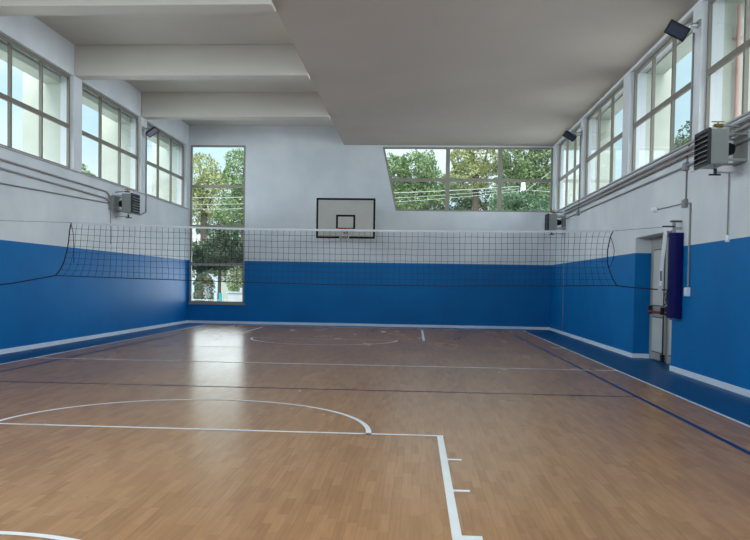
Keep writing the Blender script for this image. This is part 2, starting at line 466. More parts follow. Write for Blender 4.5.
# trapezoid window
wn[0] += 1
root = struct_root('window_%d' % wn[0], (-.64, YB, PZ0))
f = MB(); xr = XR-.001; t = .06; zm = 4.745
def xl(z): return -.65+(-1.10+.65)*(z-PZ0)/(PZ1-PZ0)
f.prism([(xl(PZ0), PZ0), (xl(PZ0)+t, PZ0), (xl(PZ1)+t, PZ1), (xl(PZ1), PZ1)], 'y', yy, yy+.06, FRAMEB)
f.box(xl(PZ0)+t, xr, yy, yy+.06, PZ0, PZ0+t*.8, FRAMEB); f.box(xl(PZ1)+t, xr, yy, yy+.06, PZ1-t, PZ1, FRAMEB)
f.box(xr-t, xr, yy, yy+.06, PZ0+t*.8, PZ1-t, FRAMEB)
f.box(xl(zm)+t, xr-t, yy+.001, yy+.059, zm-.05, zm+.05, FRAMEB)
for x in (1.0, 2.66):
    f.box(x-.065, x+.065, yy-.004, yy+.064, PZ0+t*.8, PZ1-t, FRAMEB)
f.build('window_frame', root)
for (za, zb) in ((PZ0+t*.8, zm-.05), (zm+.05, PZ1-t)):
    for (a, b_) in ((None, .935), (1.065, 2.595), (2.725, xr-t)):
        g = MB(); g.poly([((xl(za)+t) if a is None else a, yy+.03, za), (b_, yy+.03, za), (b_, yy+.03, zb), ((xl(zb)+t) if a is None else a, yy+.03, zb)], GLASS)
        g.build('pane', root)
for x0, x1 in FILL_BAYS:  # windows added behind the camera for extra light
    wn[0] += 1
    root = struct_root('window_%d' % wn[0], (x0, YF, 2.9))
    f = MB(); rect_frame(f, x0, x1, YF-.12, .05, 2.9, 5.6, .055, FRAME)
    xm = (x0+x1)/2; f.box(xm-.03, xm+.03, YF-.12, YF-.07, 2.955, 5.545, FRAME); f.build('window_frame', root)
    for a, b_ in ((x0+.055, xm-.03), (xm+.03, x1-.055)):
        g = MB(); g.poly([(a, YF-.1, 2.955), (b_, YF-.1, 2.955), (b_, YF-.1, 5.545), (a, YF-.1, 5.545)], GLASS); g.build('pane', root)
    area('daylight_fill', ((x0+x1)/2, YF-.35, 4.25), (0, 1, -.1), x1-x0-.1, 2.6, DAY*(x1-x0)*2.6)  # fill lamp added outside each of these added windows

area('daylight_fill', ((TX0+TX1)/2, YB+.4, 1.5), (0, -1, -.02), 1.7, 1.6, 9)  # lamp added low behind the tall window for its floor reflection
area('daylight_fill', (1.7, YB+.4, 4.8), (0, -1, -.15), 5.0, 1.9, 5)  # weaker lamp added behind the trapezoid window, also for the floor reflection

# outer concrete fins and canopies of the building (its own facade)
for side, bays in ((-1, LBAYS), (1, RBAYS)):
    xi = XL-.3 if side < 0 else XR+.34
    xo = xi+side*(.85 if side < 0 else .5)
    a, b_ = sorted((xi, xo))
    mb = MB()
    e = [v for b in bays for v in b]
    edges = [(bays[0][0]-.5, bays[0][0])]+[(bays[i][1], bays[i+1][0]) for i in range(len(bays)-1)]+[(bays[-1][1]+.02, bays[-1][1]+.4)]
    for (u, v) in edges: mb.box(a, b_, u, v, 1.0, 5.9, CREAM)
    a, b_ = sorted((xi, xi+side*.35))
    mb.box(a, b_, YF, YB+.3, 5.62 if side < 0 else 5.75, 6.3, CREAM)
    struct('trim_%d' % n_trim, mb); n_trim += 1

# ================================================================ DOOR in its recess
root = struct_root('door_1', (XR+.28, 14.2, 0))
DX = XR+.31
f = MB()
f.box(DX, DX+.05, 15.14, 15.32, 0, 2.36, DOORF); f.box(DX, DX+.05, 13.07, 13.13, 0, 2.36, DOORF); f.box(DX, DX+.05, 13.13, 15.14, 2.26, 2.36, DOORF)
f.box(DX, DX+.05, 14.16, 14.26, 0.0, 2.26, DOORF)
f.build('door_frame', root)
# masonry that closes the back of the recess
mb = MB(); mb.box(XR+.345, XR+.60, 12.9, 15.4, 0, 2.6, PAINT); struct('wall_right.001', mb)
for (a, b_) in ((14.28, 15.12), (13.15, 14.14)):
    l = MB(); l.box(DX-.02, DX+.02, a, b_, .03, 2.25, DOORF)
    lf = l.build('door_leaf', root)
    for z0, z1 in ((.16, .84), (1.04, 2.12)):
        q = MB(); q.box(DX-.034, DX-.021, a+.13, b_-.07, z0, z1, DARKG); q.box(DX-.040, DX-.0345, a+.15, b_-.09, z0+.02, z1-.02, DOORM)
        q.build('door_panel', lf)
    q = MB(); q.box(DX-.11, DX-.03, a+.02, a+.09, .89, 1.03, BLACK); q.build('bar_housing', lf, bevel=.01); q = MB(); q.box(DX-.11, DX-.03, b_-.06, b_-.01, .89, 1.05, BLACK)
    q.build('bar_housing', lf, bevel=.01)
    q = MB(); q.tube([(DX-.1, a+.06, .94), (DX-.1, b_-.05, .94)], .02, REDM); q.build('panic_bar', lf, smooth=True, label='red push bar')
    q = MB(); q.tube([(DX-.055, a+.05, .88), (DX-.055, a+.05, .14)], .012, BLACK); q.box(DX-.09, DX-.03, a+.01, a+.09, .02, .16, BLACK)
    q.build('bolt_rod', lf)

# ================================================================ PIPES AND CONDUITS
def pipe_run(name, pts, r, M, label, cat='pipe', group=None, clips=(), clipx=None):
    mb = MB(); mb.tube(pts, r, M, n=10)
    ob = mb.build(name, None, smooth=True)
    tag(ob, label, cat, group); return ob
xp = XL+.045
def clips(parent, pts, r, s):
    pass
# left
pipe_run('heating_pipe', [(xp, YF+.03, 3.51), (xp, 17.9, 3.49), (xp, 18.1, 3.40)], .02, PIPE, 'upper grey heating pipe running under the left windows to the wall heater')
pipe_run('heating_pipe', [(xp, YF+.03, 3.35), (xp, 17.9, 3.33), (xp, 18.1, 3.28)], .02, PIPE, 'lower of the paired grey heating pipes under the left windows')
c = pipe_run('cable_conduit', [(XL+.03, YF+.03, 2.70), (XL+.03, 13.2, 3.07), (XL+.03, 18.1, 3.23)], .014, CONDUIT, 'thin grey cable conduit sloping up along the left wall below the pipes', 'conduit')
pipe_run('cable_conduit', [(XL+.02, 18.22, 3.08), (XL+.02, 18.22, 2.25)], .010, CONDUIT, 'thin vertical conduit dropping from the left wall heater into the blue paint', 'conduit')
pipe_run('cable_conduit', [(XL+.02, 20.65, 5.45), (XL+.02, 20.65, 3.25), (XL+.02, 20.3, 3.16), (XL+.02, 19.0, 3.14)], .018, CONDUIT, 'grey conduit climbing the left wall pillar up to the floodlight', 'conduit')
# right
xq = XR-.062
pipe_run('heating_pipe', [(xq, YF+.03, 3.61), (xq, 22.2, 3.56)], .024, PIPE, 'upper grey heating pipe running close under the right window sill')
pipe_run('heating_pipe', [(xq, YF+.03, 3.52), (xq, 22.3, 3.475)], .024, PIPE, 'lower of the paired heating pipes under the right window sill')
pipe_run('cable_conduit', [(XR-.03, 8.0, 3.33), (XR-.03, 12.475, 3.33)], .016, CONDUIT, 'horizontal grey conduit behind the nearest right wall heater', 'conduit')
pipe_run('cable_conduit', [(XR-.03, 12.625, 3.33), (XR-.03, 20.48, 3.34)], .016, CONDUIT, 'long horizontal grey conduit along the right wall below the heating pipes', 'conduit')
pipe_run('cable_conduit', [(XR-.03, 20.62, 3.34), (XR-.03, 22.32, 3.34)], .016, CONDUIT, 'short horizontal conduit reaching the far right heater', 'conduit')
pipe_run('cable_conduit', [(XR-.016, 12.42, 5.4), (XR-.016, 12.42, 3.7), (XR-.016, 12.55, 3.55), (XR-.016, 12.55, 3.4)], .014, CONDUIT, 'vertical grey conduit on the right wall joining the floodlight pillar and the junction box', 'conduit')
pipe_run('cable_conduit', [(XR-.016, 12.55, 3.26), (XR-.016, 12.55, 2.81)], .014, CONDUIT, 'short vertical conduit linking the two junction boxes above the pad', 'conduit')
pipe_run('cable_conduit', [(XR-.02, 12.62, 2.75), (XR-.02, 13.95, 2.78)], .011, CONDUIT, 'short conduit running left from the junction box above the door recess', 'conduit')
pipe_run('cable_conduit', [(XR-.02, 12.48, 2.73), (XR-.02, 12.33, 2.72), (XR-.02, 12.33, 1.40)], .016, CONDUIT, 'grey conduit dropping beside the navy pad to the socket box', 'conduit')
pipe_run('cable_conduit', [(XR-.02, 10.88, 3.0), (XR-.02, 10.88, 2.13)], .010, CONDUIT, 'thin cable dropping from the near right heater to the blue paint edge', 'conduit')
pipe_run('cable_conduit', [(XR-.018, 20.55, 5.4), (XR-.018, 20.55, 3.41)], .015, CONDUIT, 'vertical conduit from the far right floodlight down to the wall conduit', 'conduit')
pipe_run('cable_conduit', [(XR-.02, 22.35, 3.0), (XR-.02, 22.35, .1)], .009, CONDUIT, 'thin conduit down the right wall corner behind the net', 'conduit')
def jbox(x, s, y, z, w_, h_, label, d=.06, M=CONDUIT, cat='junction box', name='junction_box'):
    t = thing(name, label, cat, (x, y, z))
    a, b_ = sorted((x+s*.001, x+s*d)); mb = MB(); mb.box(a, b_, y-w_/2, y+w_/2, z-h_/2, z+h_/2, M); mb.build('box_body', t, bevel=.006)
    a, b_ = sorted((x+s*(d+.0005), x+s*(d+.008))); mb = MB(); mb.box(a, b_, y-w_/2+.01, y+w_/2-.01, z-h_/2+.01, z+h_/2-.01, M); mb.build('cover_plate', t, bevel=.003)
    return t
jbox(XR, -1, 12.55, 3.33, .14, .13, 'grey junction box just left of the near right heater')
jbox(XR, -1, 12.55, 2.74, .13, .13, 'grey junction box above the navy padded post')
jbox(XR, -1, 20.55, 3.34, .13, .13, 'small junction box under the far right floodlight')
jbox(XR, -1, 12.33, 1.33, .12, .14, 'white socket box on the blue wall beside the navy pad', M=SKIRT, cat='socket', name='wall_socket')
jbox(XR, -1, 10.88, 2.08, .09, .1, 'tiny pale box where the paint changes to blue on the right wall', d=.03, M=SKIRT)
jbox(XL, 1, 18.2, 3.25, .16, .34, 'grey junction box behind the left wall heater', d=.09)
jbox(XR, -1, 22.42, 3.23, .16, .32, 'grey junction box beside the far right heater', d=.09)
# small white sensor/lamp at the end of the short conduit
t = thing('wall_lamp', 'small white wall lamp above the door recess at the conduit end', 'lamp', (XR, 14.05, 2.79))
mb = MB(); mb.box(XR-.03, XR-.001, 14.0, 14.1, 2.74, 2.84, SKIRT); mb.build('lamp_base', t, bevel=.005)
mb = MB(); mb.tube([(XR-.031, 14.05, 2.79), (XR-.07, 14.05, 2.79), (XR-.1, 14.05, 2.79)], [.045, .05, .02], WHITE, n=12); mb.build('lamp_globe', t, smooth=True)

# ================================================================ WALL HEATERS
def heater_proto(label):
    # local: wall plane x=0, room towards +x, near face at y=0, z=0 is the bottom of the casing
    t = thing('wall_heater', label, 'heater', (0, 0, 0), 'wall fan heaters', absolute=False)
    mb = MB(); x0, x1 = .25, .50; D = .48; Hh = .46
    mb.box(x0, x1-.02, 0, D, 0, Hh, HEAT); mb.build('casing', t, bevel=.008)
    lf = MB()
    lf.box(x1-.019, x1+.02, -.012, .01, -.01, Hh+.01, DARKG); lf.box(x1-.019, x1+.02, D-.01, D+.012, -.01, Hh+.01, DARKG)
    lf.box(x1-.019, x1+.02, .0105, D-.0105, Hh-.03, Hh+.01, DARKG); lf.box(x1-.019, x1+.02, .0105, D-.0105, -.01, .03, DARKG)
    lf.box(x1-.019, x1-.012, .011, D-.011, .031, Hh-.031, DARKG)
    fr = lf.build('outlet_frame', t)
    for k in range(6):
        z = .06+k*.065
        mb = MB(); mb.prism([(x1-.005, z), (x1+.05, z-.03), (x1+.053, z-.024), (x1-.002, z+.008)], 'y', .013, D-.013, STEEL if k % 2 else HEAT)
        mb.build('louvre', fr)
    mb = MB(); mb.prism([(x1-.018, -.012), (x1+.06, -.05), (x1+.06, -.04), (x1-.018, -.002)], 'y', .0, D, HEAT); mb.build('lower_flap', t)
    mb = MB(); mb.tube([(.10, D/2, Hh/2), (.15, D/2, Hh/2), (.249, D/2, Hh/2)], [.07, .085, .1], BLACK, n=16); mb.build('fan_motor', t, smooth=True)
    mb = MB()
    for z in (.06, Hh-.06):
        mb.box(.001, .26, .03, .06, z-.015, z+.015, STEEL); mb.box(.001, .26, D-.06, D-.03, z-.015, z+.015, STEEL)
    mb.box(.001, .012, .02, D-.02, .03, Hh-.03, HEAT); mb.build('wall_bracket', t)
    mb = MB(); mb.tube([(.045, .1, Hh+.035), (.2, .1, Hh+.055), (.38, .1, Hh+.055), (.42, .1, Hh+.055), (.42, .1, Hh+.005)], .014, STEEL)
    mb.build('feed_pipe', t, smooth=True); mb = MB()
    mb.tube([(.045, .1, -.10), (.35, .1, -.10), (.38, .1, -.10), (.38, .1, -.005)], .012, STEEL); mb.build('feed_pipe', t, smooth=True)
    mb = MB(); mb.tube([(.30, .1, Hh+.056), (.41, .1, Hh+.056)], .026, BRASS); mb.tube([(.36, .1, Hh+.06), (.36, .1, Hh+.1)], .01, BRASS); mb.box(.28, .44, .09, .11, Hh+.1, Hh+.112, BRASS)
    mb.build('valve', t, label='brass valve on top')
    mb = MB(); mb.tube([(.38, .1, -.12), (.38, .1, -.05)], .022, BLACK); mb.box(.31, .46, .085, .115, -.14, -.12, BLACK); mb.build('drain_valve', t)
    return t
h = heater_proto('grey fan heater on the left wall below the windows')
h.location = (XL, 18.33, 3.04)
for (y, lab) in ((10.33, 'nearest grey fan heater high on the right wall'), (22.3, 'far grey fan heater in the right back corner')):
    c = copy_tree(h); c['label'] = lab; c.location = (XR, y, 3.02); c.scale = (-1, 1, 1)

# ================================================================ FLOODLIGHTS
def floodlight(label, wall_pt, centre, n, a, w_, h_, lens, s):
    t = thing('floodlight', label, 'floodlight', wall_pt, 'wall floodlights')
    n = Vector(n).normalized(); a = Vector(a); a = (a-n*a.dot(n)).normalized(); u = n.cross(a)
    c = Vector(centre)
    def P(x, y, z): return c+a*x+u*y+n*z
    def obx(mb, x0, x1, y0, y1, z0, z1, M, tp=1):
        k = len(mb.v); i = mb.mi(M)
        for z, q in ((z0, tp), (z1, 1)):
            for yv in (y0, y1):
                for xv in (x0, x1): mb.v.append(tuple(P(xv*q, yv*q, z)))
        for qd in ((0, 2, 3, 1), (4, 5, 7, 6), (0, 1, 5, 4), (2, 6, 7, 3), (0, 4, 6, 2), (1, 3, 7, 5)):
            mb.f.append(tuple(k+v for v in qd)); mb.m.append(i)
    mb = MB(); obx(mb, -w_/2, w_/2, -h_/2, h_/2, -.05, 0, BLACK, .8)
    for k in range(7):
        xx = -w_*.35+w_*.7*k/6; obx(mb, xx-.004, xx+.004, -h_*.35, h_*.35, -.085, -.0505, BLACK)
    mb.build('lamp_housing', t)
    mb = MB()
    for q in ((-w_/2, w_/2, h_/2-.02, h_/2), (-w_/2, w_/2, -h_/2, -h_/2+.02), (-w_/2, -w_/2+.02, -h_/2+.02, h_/2-.02), (w_/2-.02, w_/2, -h_/2+.02, h_/2-.02)):
        obx(mb, *q, .0005, .014, BLACK)
    mb.build('bezel', t)
    mb = MB(); obx(mb, -w_/2+.021, w_/2-.021, -h_/2+.021, h_/2-.021, .0005, .006, lens); mb.build('lens', t)
    wp = Vector(wall_pt)
    mb = MB(); mb.box(min(wp.x, wp.x+s*.03), max(wp.x, wp.x+s*.03), wp.y-.07, wp.y+.07, wp.z-.05, wp.z+.05, STEEL)
    mid = P(0, 0, -.086)
    mb.tube([tuple(wp+Vector((s*.03, 0, 0))), (wp.x+s*.14, wp.y, wp.z), tuple(mid)], .018, STEEL)
    mb.tube([tuple(P(-w_/2-.012, 0, -.02)), tuple(P(-w_/2-.012, 0, -.1)), tuple(P(w_/2+.012, 0, -.1)), tuple(P(w_/2+.012, 0, -.02))], .009, STEEL)
    mb.build('bracket', t, label='pale metal bracket')
    mb = MB(); mb.box(min(wp.x+s*.031, wp.x+s*.12), max(wp.x+s*.031, wp.x+s*.12), wp.y-.04, wp.y+.04, wp.z-.05, wp.z-.019, SKIRT); mb.build('driver_box', t)
floodlight('black floodlight on the nearest right window pillar', (XR, 12.22, 5.47), (3.95, 12.1, 5.33), (-.42, -.72, -.5), (.83, -.14, -.5), .33, .22, LAMPGL, -1)
floodlight('small black floodlight on the far right window pillar', (XR, 20.46, 5.43), (3.99, 20.4, 5.33), (-.4, -.45, -.8), (.78, 0, -.6), .33, .22, LAMPGL, -1)
floodlight('black floodlight on the left wall pillar facing the court', (XL, 20.45, 5.5), (-7.17, 20.4, 5.40), (.5, -.4, -.8), (.75, -.04, .6), .33, .22, LAMPGL2, 1)

# ================================================================ BASKETBALL BACKBOARD
BXc, BYf = -2.135, 23.27
t = thing('basketball_hoop', 'basketball backboard with orange rim mounted on the back wall', 'basketball hoop', (BXc, YB, 3.4))
B0, B1, Z0_, Z1_ = BXc-.905, BXc+.905, 2.755, 3.985
mb = MB(); mb.box(B0, B1, BYf, BYf+.03, Z0_, Z1_, BOARD); board = mb.build('backboard', t)
mb = MB(); k = .06; yb = BYf-.003
for (x0, x1, z0, z1) in ((B0, B1, Z1_-k, Z1_), (B0, B1, Z0_, Z0_+k), (B0, B0+k, Z0_+k, Z1_-k), (B1-k, B1, Z0_+k, Z1_-k)):
    mb.box(x0, x1, yb, BYf-.0002, z0, z1, BOARDK)
I0, I1, J0, J1 = BXc-.295, BXc+.295, 3.05, 3.48
for (x0, x1, z0, z1) in ((I0, I1, J1-k, J1), (I0, I1, J0, J0+k*.6), (I0, I0+k, J0+k*.6, J1-k), (I1-k, I1, J0+k*.6, J1-k)):
    mb.box(x0, x1, yb, BYf-.0002, z0, z1, BOARDK)
mb.build('border_lines', board, label='black border and target square')
mb = MB(); cyr = BYf-.15-.225; rz = 3.03
mb.tube([(BXc+.225*math.cos(2*PI*i/28), cyr+.225*math.sin(2*PI*i/28), rz) for i in range(29)], .011, ORANGE, n=6, cap=False)
rim = mb.build('rim', t, smooth=True, label='orange rim')
mb = MB(); mb.box(BXc-.07, BXc+.07, BYf-.02, BYf-.004, rz-.14, rz+.02, ORANGE); mb.box(BXc-.06, BXc+.06, cyr+.22, BYf-.02, rz-.012, rz-.002, ORANGE)
for s in (-1, 1): mb.tube([(BXc+s*.06, BYf-.02, rz-.12), (BXc+s*.09, cyr+.2, rz-.01)], .009, ORANGE, n=6)
mb.build('rim_bracket', t)
mb = MB(); levels = [(.225, 0), (.18, .13), (.14, .26), (.12, .40)]
for j in range(12):
    for s in (1, -1):
        pts = []
        for q, (rr, dz) in enumerate(levels):
            th = 2*PI*(j+s*q*.5)/12; pts.append((BXc+rr*math.cos(th), cyr+rr*math.sin(th), rz-.01-dz))
        mb.tube(pts, .005, NETW, n=4)
mb.build('hoop_net', t, label='white cord hoop net')
mb = MB()
for s in (-1, 1):
    for z in (2.95, 3.75):
        mb.tube([(BXc+s*.5, BYf+.075, z), (BXc+s*.5, YB-.02, z)], .025, STEEL)
    mb.tube([(BXc+s*.5, BYf+.075, 3.75), (BXc+s*.5, YB-.03, 2.98)], .018, STEEL)
    mb.box(BXc+s*.5-.03, BXc+s*.5+.03, BYf+.031, BYf+.09, 2.74, 3.9, STEEL)
    mb.box(BXc+s*.5-.07, BXc+s*.5+.07, YB-.02, YB-.001, 2.85, 3.85, STEEL)
mb.tube([(BXc-.5, BYf+.075, 2.95), (BXc+.5, YB-.05, 2.95)], .018, STEEL); mb.tube([(BXc+.5, BYf+.075, 2.95), (BXc-.5, YB-.05, 2.95)], .018, STEEL)
mb.build('wall_frame', t)

# ================================================================ VOLLEYBALL NET
NY = MID
def interp(tab, v):
    for (a, xa), (b_, xb) in zip(tab[:-1], tab[1:]):
        if v <= b_: return xa+(xb-xa)*(v-a)/(b_-a)
    return tab[-1][1]
LT = [(0, -5.87), (.12, -5.90), (.5, -5.95), (.72, -6.0), (.9, -6.07), (1, -6.15)]
RT = [(0, 3.225), (.12, 3.185), (.35, 3.15), (.6, 3.155), (.85, 3.23), (1, 3.305)]
TOPZ = [(0, 2.345), (.1, 2.315), (.3, 2.275), (.6, 2.268), (.85, 2.28), (1, 2.305)]
BOTZ = [(0, 1.435), (.1, 1.41), (.3, 1.375), (.5, 1.352), (.7, 1.362), (.9, 1.39), (1, 1.41)]
def netp(u, v, jit=0):
    xl_, xr_ = interp(LT, v), interp(RT, v)
    xm = -5.85+(3.19+5.85)*u
    e0 = max(0, 1-u/.12)**2; e1 = max(0, (u-.9)/.1)**2
    x = xm + (xl_+5.85)*e0 + (xr_-3.19)*e1
    z = interp(TOPZ, u)*(1-v)+interp(BOTZ, u)*v
    if jit and 0 < v < 1:
        x += .013*noise.noise(Vector((u*60, v*3, 0))); z += .010*noise.noise(Vector((u*22, v*8, 5)))
    return (x, NY+.025*math.sin(u*19+v*3)+.012*noise.noise(Vector((u*30, v*4, 9))), z)
t = thing('volleyball_net', 'black mesh volleyball net with white top tape stretched across the court', 'volleyball net', (-1.3, NY, 1.4))
mb = MB(); NU, NV = 92, 9
for i in range(NU+1):
    mb.tube([netp(i/NU, j/(NV*2), 1) for j in range(NV*2+1)], .0034, CORDG, n=4, cap=False)
for j in range(1, NV):
    mb.tube([netp(i/(NU), j/NV, 1) for i in range(NU+1)], .0034, CORDG, n=4, cap=False)
mb.build('mesh_netting', t)
mb = MB()
for i in range(60):
    a = Vector(netp(i/60, 0)); b_ = Vector(netp((i+1)/60, 0))
    for dy in (-.004, .004):
        mb.poly([a+Vector((0, dy, .012)), b_+Vector((0, dy, .012)), b_+Vector((0, dy, -.022)), a+Vector((0, dy, -.022))], TAPE)
    mb.poly([a+Vector((0, -.004, .012)), b_+Vector((0, -.004, .012)), b_+Vector((0, .004, .012)), a+Vector((0, .004, .012))], TAPE)
mb.build('top_tape', t, label='white top tape')
mb = MB(); mb.tube([netp(i/60, 1) for i in range(61)], .007, CORD, n=6); mb.build('bottom_cord', t)
for s in (0, 1):
    mb = MB(); mb.tube([netp(s, v/24) for v in range(25)], .010, CORD, n=6); mb.build('side_cord', t)
# loose loop and hanging tie
mb = MB(); mb.tube([(3.19, NY-.01, 2.2), (3.23, NY-.01, 2.08), (3.25, NY-.01, 1.98), (3.24, NY-.01, 1.86), (3.18, NY-.01, 1.7)], .006, CORD, n=6); mb.build('loose_tie', t)
mb = MB(); mb.tube([(-5.87, NY-.01, 2.33), (-5.83, NY-.01, 2.15), (-5.82, NY-.01, 1.95), (-5.82, NY-.01, 1.65)], .006, CORD, n=6); mb.build('loose_tie', t)
for q in ([(XL+.01, NY, 2.37), netp(0, 0)], [netp(1, 0), (4.02, NY, 2.375)]):
    mb = MB(); mb.tube(q, .003, CORDG, n=6); mb.build('top_rope', t)
for q in ([(XL+.01, NY, 1.22), (-6.85, NY, 1.30), netp(0, 1)], [netp(1, 1), (3.7, NY, 1.375), (4.13, NY, 1.35)]):
    mb = MB(); mb.tube(q, .010, CORD, n=6); mb.build('bottom_rope', t)

# wall post with navy pad
t = thing('volleyball_post', 'wall mounted volleyball post wrapped in a navy blue pad', 'post', (XR, 12.63, 1.6))
def ring(cx, cy_, hw, hd, n=10):
    # U-shaped outline against the wall (x towards wall)
    pts = [(XR-.012, cy_-hd), (XR-.012, cy_+hd)]
    for i in range(n+1):
        a = PI/2-PI*i/n
        pts.append((cx-hw*math.cos(a)*1.0, cy_+hd*math.sin(a)))
    return pts
PYc = 12.77
mb = MB()
mb.prism(ring(XR-.11, PYc, .072, .15), 'z', .90, 2.22, NAVY)
pad = mb.build('safety_pad', t, smooth=True, label='navy blue safety pad')
mb = MB(); mb.prism(ring(XR-.11, PYc, .078, .157), 'z', 2.221, 2.28, NAVY); mb.build('pad_collar', pad, smooth=True)
mb = MB(); mb.box(XR-.14, XR-.09, PYc-.025, PYc+.025, .885, 2.46, STEEL); mb.box(XR-.17, XR-.001, PYc-.04, PYc+.04, 2.46, 2.485, DARKG)
mb.box(XR-.09, XR-.001, PYc-.03, PYc+.03, 2.34, 2.38, STEEL)
mb.build('steel_post', t)
mb = MB(); mb.tube([(4.01, NY, 2.385), (4.20, NY-.02, 2.385)], .014, DARKG); mb.tube([(4.2, NY-.02, 2.385), (XR-.115, PYc, 2.385)], .012, DARKG); mb.build('pulley_arm', t)
# white strap
t = thing('tension_strap', 'white strap hanging from the net rope in front of the door', 'strap', (4.11, NY, 2.37))
mb = MB()
def strap(pts, d, M):
    for (x0, z0, w0), (x1, z1, w1) in zip(pts[:-1], pts[1:]):
        k = len(mb.v); i = mb.mi(M)
        for x, z, w_ in ((x0, z0, w0), (x1, z1, w1)):
            for yy_ in (NY-d, NY+d):
                for s in (-1, 1): mb.v.append((x+s*w_/2, yy_, z))
        for q in ((0, 1, 3, 2), (4, 6, 7, 5), (0, 4, 5, 1), (2, 3, 7, 6), (0, 2, 6, 4), (1, 5, 7, 3)):
            mb.f.append(tuple(k+v for v in q)); mb.m.append(i)
strap([(4.05, 2.37, .04), (4.06, 2.27, .06), (4.045, 2.05, .06), (4.02, 1.75, .05), (4.0, 1.42, .045)], .006, WHITE)
mb.build('webbing', t)
mb = MB(); strap([(3.998, 1.419, .05), (3.995, 1.37, .07), (3.995, 1.30, .045)], .012, TAPE); mb.build('end_pouch', t)
mb = MB(); mb.box(3.99, 4.025, NY-.0085, NY-.0065, 1.50, 1.66, TEXTG); mb.build('printed_tag', t)
t = MB(); t.tube([(4.12, NY-.02, 1.345), (4.09, NY-.03, 1.30), (4.11, NY-.03, 1.25), (4.08, NY-.04, 1.20), (4.10, NY-.03, 1.14), (4.05, NY-.04, 1.09)], .009, CORD, n=6)
t.tube([(4.12, NY-.02, 1.345), (4.07, NY-.03, 1.28), (4.10, NY-.05, 1.18)], .006, CORD, n=6)
tag(t.build('rope_end', None, smooth=True), 'dangling black rope end knotted beside the navy pad', 'rope')

# ================================================================ OUTSIDE
mb = MB(); mb.box(-90, 90, -30, 120, -.75, -.6, GROUND); struct('floor.002', mb)

def crown_mesh(blobs, n, size, M, seed):
    rnd = random.Random(seed); v = []; f = []
    wts = [b[3]*b[4]*b[5] for b in blobs]
    for _ in range(n):
        b = rnd.choices(blobs, wts)[0]
        while True:
            d = Vector((rnd.uniform(-1, 1), rnd.uniform(-1, 1), rnd.uniform(-1, 1)))
            if .05 < d.length < 1: break
        d = d.normalized()*(d.length**.45)
        c = Vector((b[0]+d.x*b[3], b[1]+d.y*b[4], b[2]+d.z*b[5]))
        c += Vector((noise.noise(c*1.3), noise.noise(c*1.3+Vector((9, 0, 0))), noise.noise(c*1.3+Vector((0, 9, 0)))))*.45
        a = Vector((rnd.gauss(0, 1), rnd.gauss(0, 1), rnd.gauss(0, 1))).normalized()
        e = a.cross(Vector((rnd.gauss(0, 1), rnd.gauss(0, 1), rnd.gauss(0, 1)))).normalized()
        s = size*rnd.uniform(.6, 1.4); k = len(v)
        v += [tuple(c-a*s), tuple(c+e*s*.45), tuple(c+a*s), tuple(c-e*s*.45)]; f.append((k, k+1, k+2, k+3))
    me = bpy.data.meshes.new('foliage'); me.from_pydata(v, [], f); me.materials.append(M); return me
def tree(label, x, y, base, blobs, n, size, M, seed, trunk_r=.14, kind='tree', name='tree', group=None, tilt=0):
    t = thing(name, label, kind, (x, y, base), group)
    B = [(x+b[0], y+b[1], b[2], b[3], b[4], b[5]) for b in blobs]
    me = crown_mesh(B, n, size, M, seed)
    ob = bpy.data.objects.new('foliage', me); COL.objects.link(ob); ob.parent = t; ob.matrix_parent_inverse = Matrix.Translation(-Vector(t.location))
    mb = MB(); zt = min(b[2] for b in B)
    mid = (x+tilt*.4, y, (base+zt)/2)
    mb.tube([(x, y, base-.05), mid, (x+tilt, y, zt)], [trunk_r*1.2, trunk_r, trunk_r*.8], BARK, n=8)
    for b in B: mb.tube([(x+tilt, y, zt), ((x+tilt+b[0])/2+.1, (y+b[1])/2, (zt+b[2])/2), (b[0], b[1], b[2]+b[5]*.4)], [trunk_r*.6, trunk_r*.4, trunk_r*.15], BARK, n=6)
    mb.build('trunk', t, smooth=True)
    return t
GZ = -.6
# seen through the tall left window
tree('dark tree with a slim straight trunk behind the lower panes of the tall window', -8.30, 32.0, GZ,
     [(0, 0, 2.55, 1.35, 1.1, .75), (-.7, 0, 2.35, .8, .8, .55), (.9, .1, 2.4, .7, .7, .6), (.15, 0, 3.25, .45, .5, .6)], 9360, 0.063, L_DEEP, 1, .075)
tree('pale olive bush like tree behind the slim trunked dark tree', -10.6, 37.0, GZ,
     [(-.6, 0, 2.55, 1.2, 1, .75), (.7, 0, 2.65, 1.3, 1, .75), (1.6, 0, 2.2, .8, .8, .8)], 7560, 0.074, L_OLIVE, 2, .15)
tree('yellow green tree rising behind the upper panes of the tall window', -12.1, 43.0, GZ,
     [(-.3, 0, 7.3, 1.3, 1.4, 1.3), (.7, 0, 6.3, 1.4, 1.3, 1.4), (-1.0, 0, 5.8, 1.2, 1.2, 1.3)], 7560, 0.089, L_YEL, 3, .2)
tree('darker green tree filling the upper right of the tall window', -9.1, 40.0, GZ,
     [(-.1, 0, 7.2, .9, 1.2, 1.2), (.5, 0, 6.0, 1.1, 1.2, 1.2), (-.4, 0, 5.2, 1.2, 1.1, .9)], 8280, 0.081, L_MID, 4, .18)
tree('grey green thicket tree behind the middle panes of the tall window', -11.2, 47.0, GZ,
     [(-1.2, 0, 4.9, 1.4, 1.2, 1.0), (1.0, 0, 5.0, 1.5, 1.2, 1.1)], 5940, 0.089, L_BLUE, 5, .2)
tree('low dark shrub by the fence at the left of the tall window', -9.75, 34.5, GZ, [(0, 0, .9, .5, .6, .8)], 1620, 0.052, L_DARK, 6, .06, 'shrub', 'shrub')
tree('low green shrub behind the fence near the white wall', -8.0, 36.0, GZ, [(0, 0, .9, 1.0, .6, .7)], 1620, 0.059, L_MID, 7, .06, 'shrub', 'shrub')
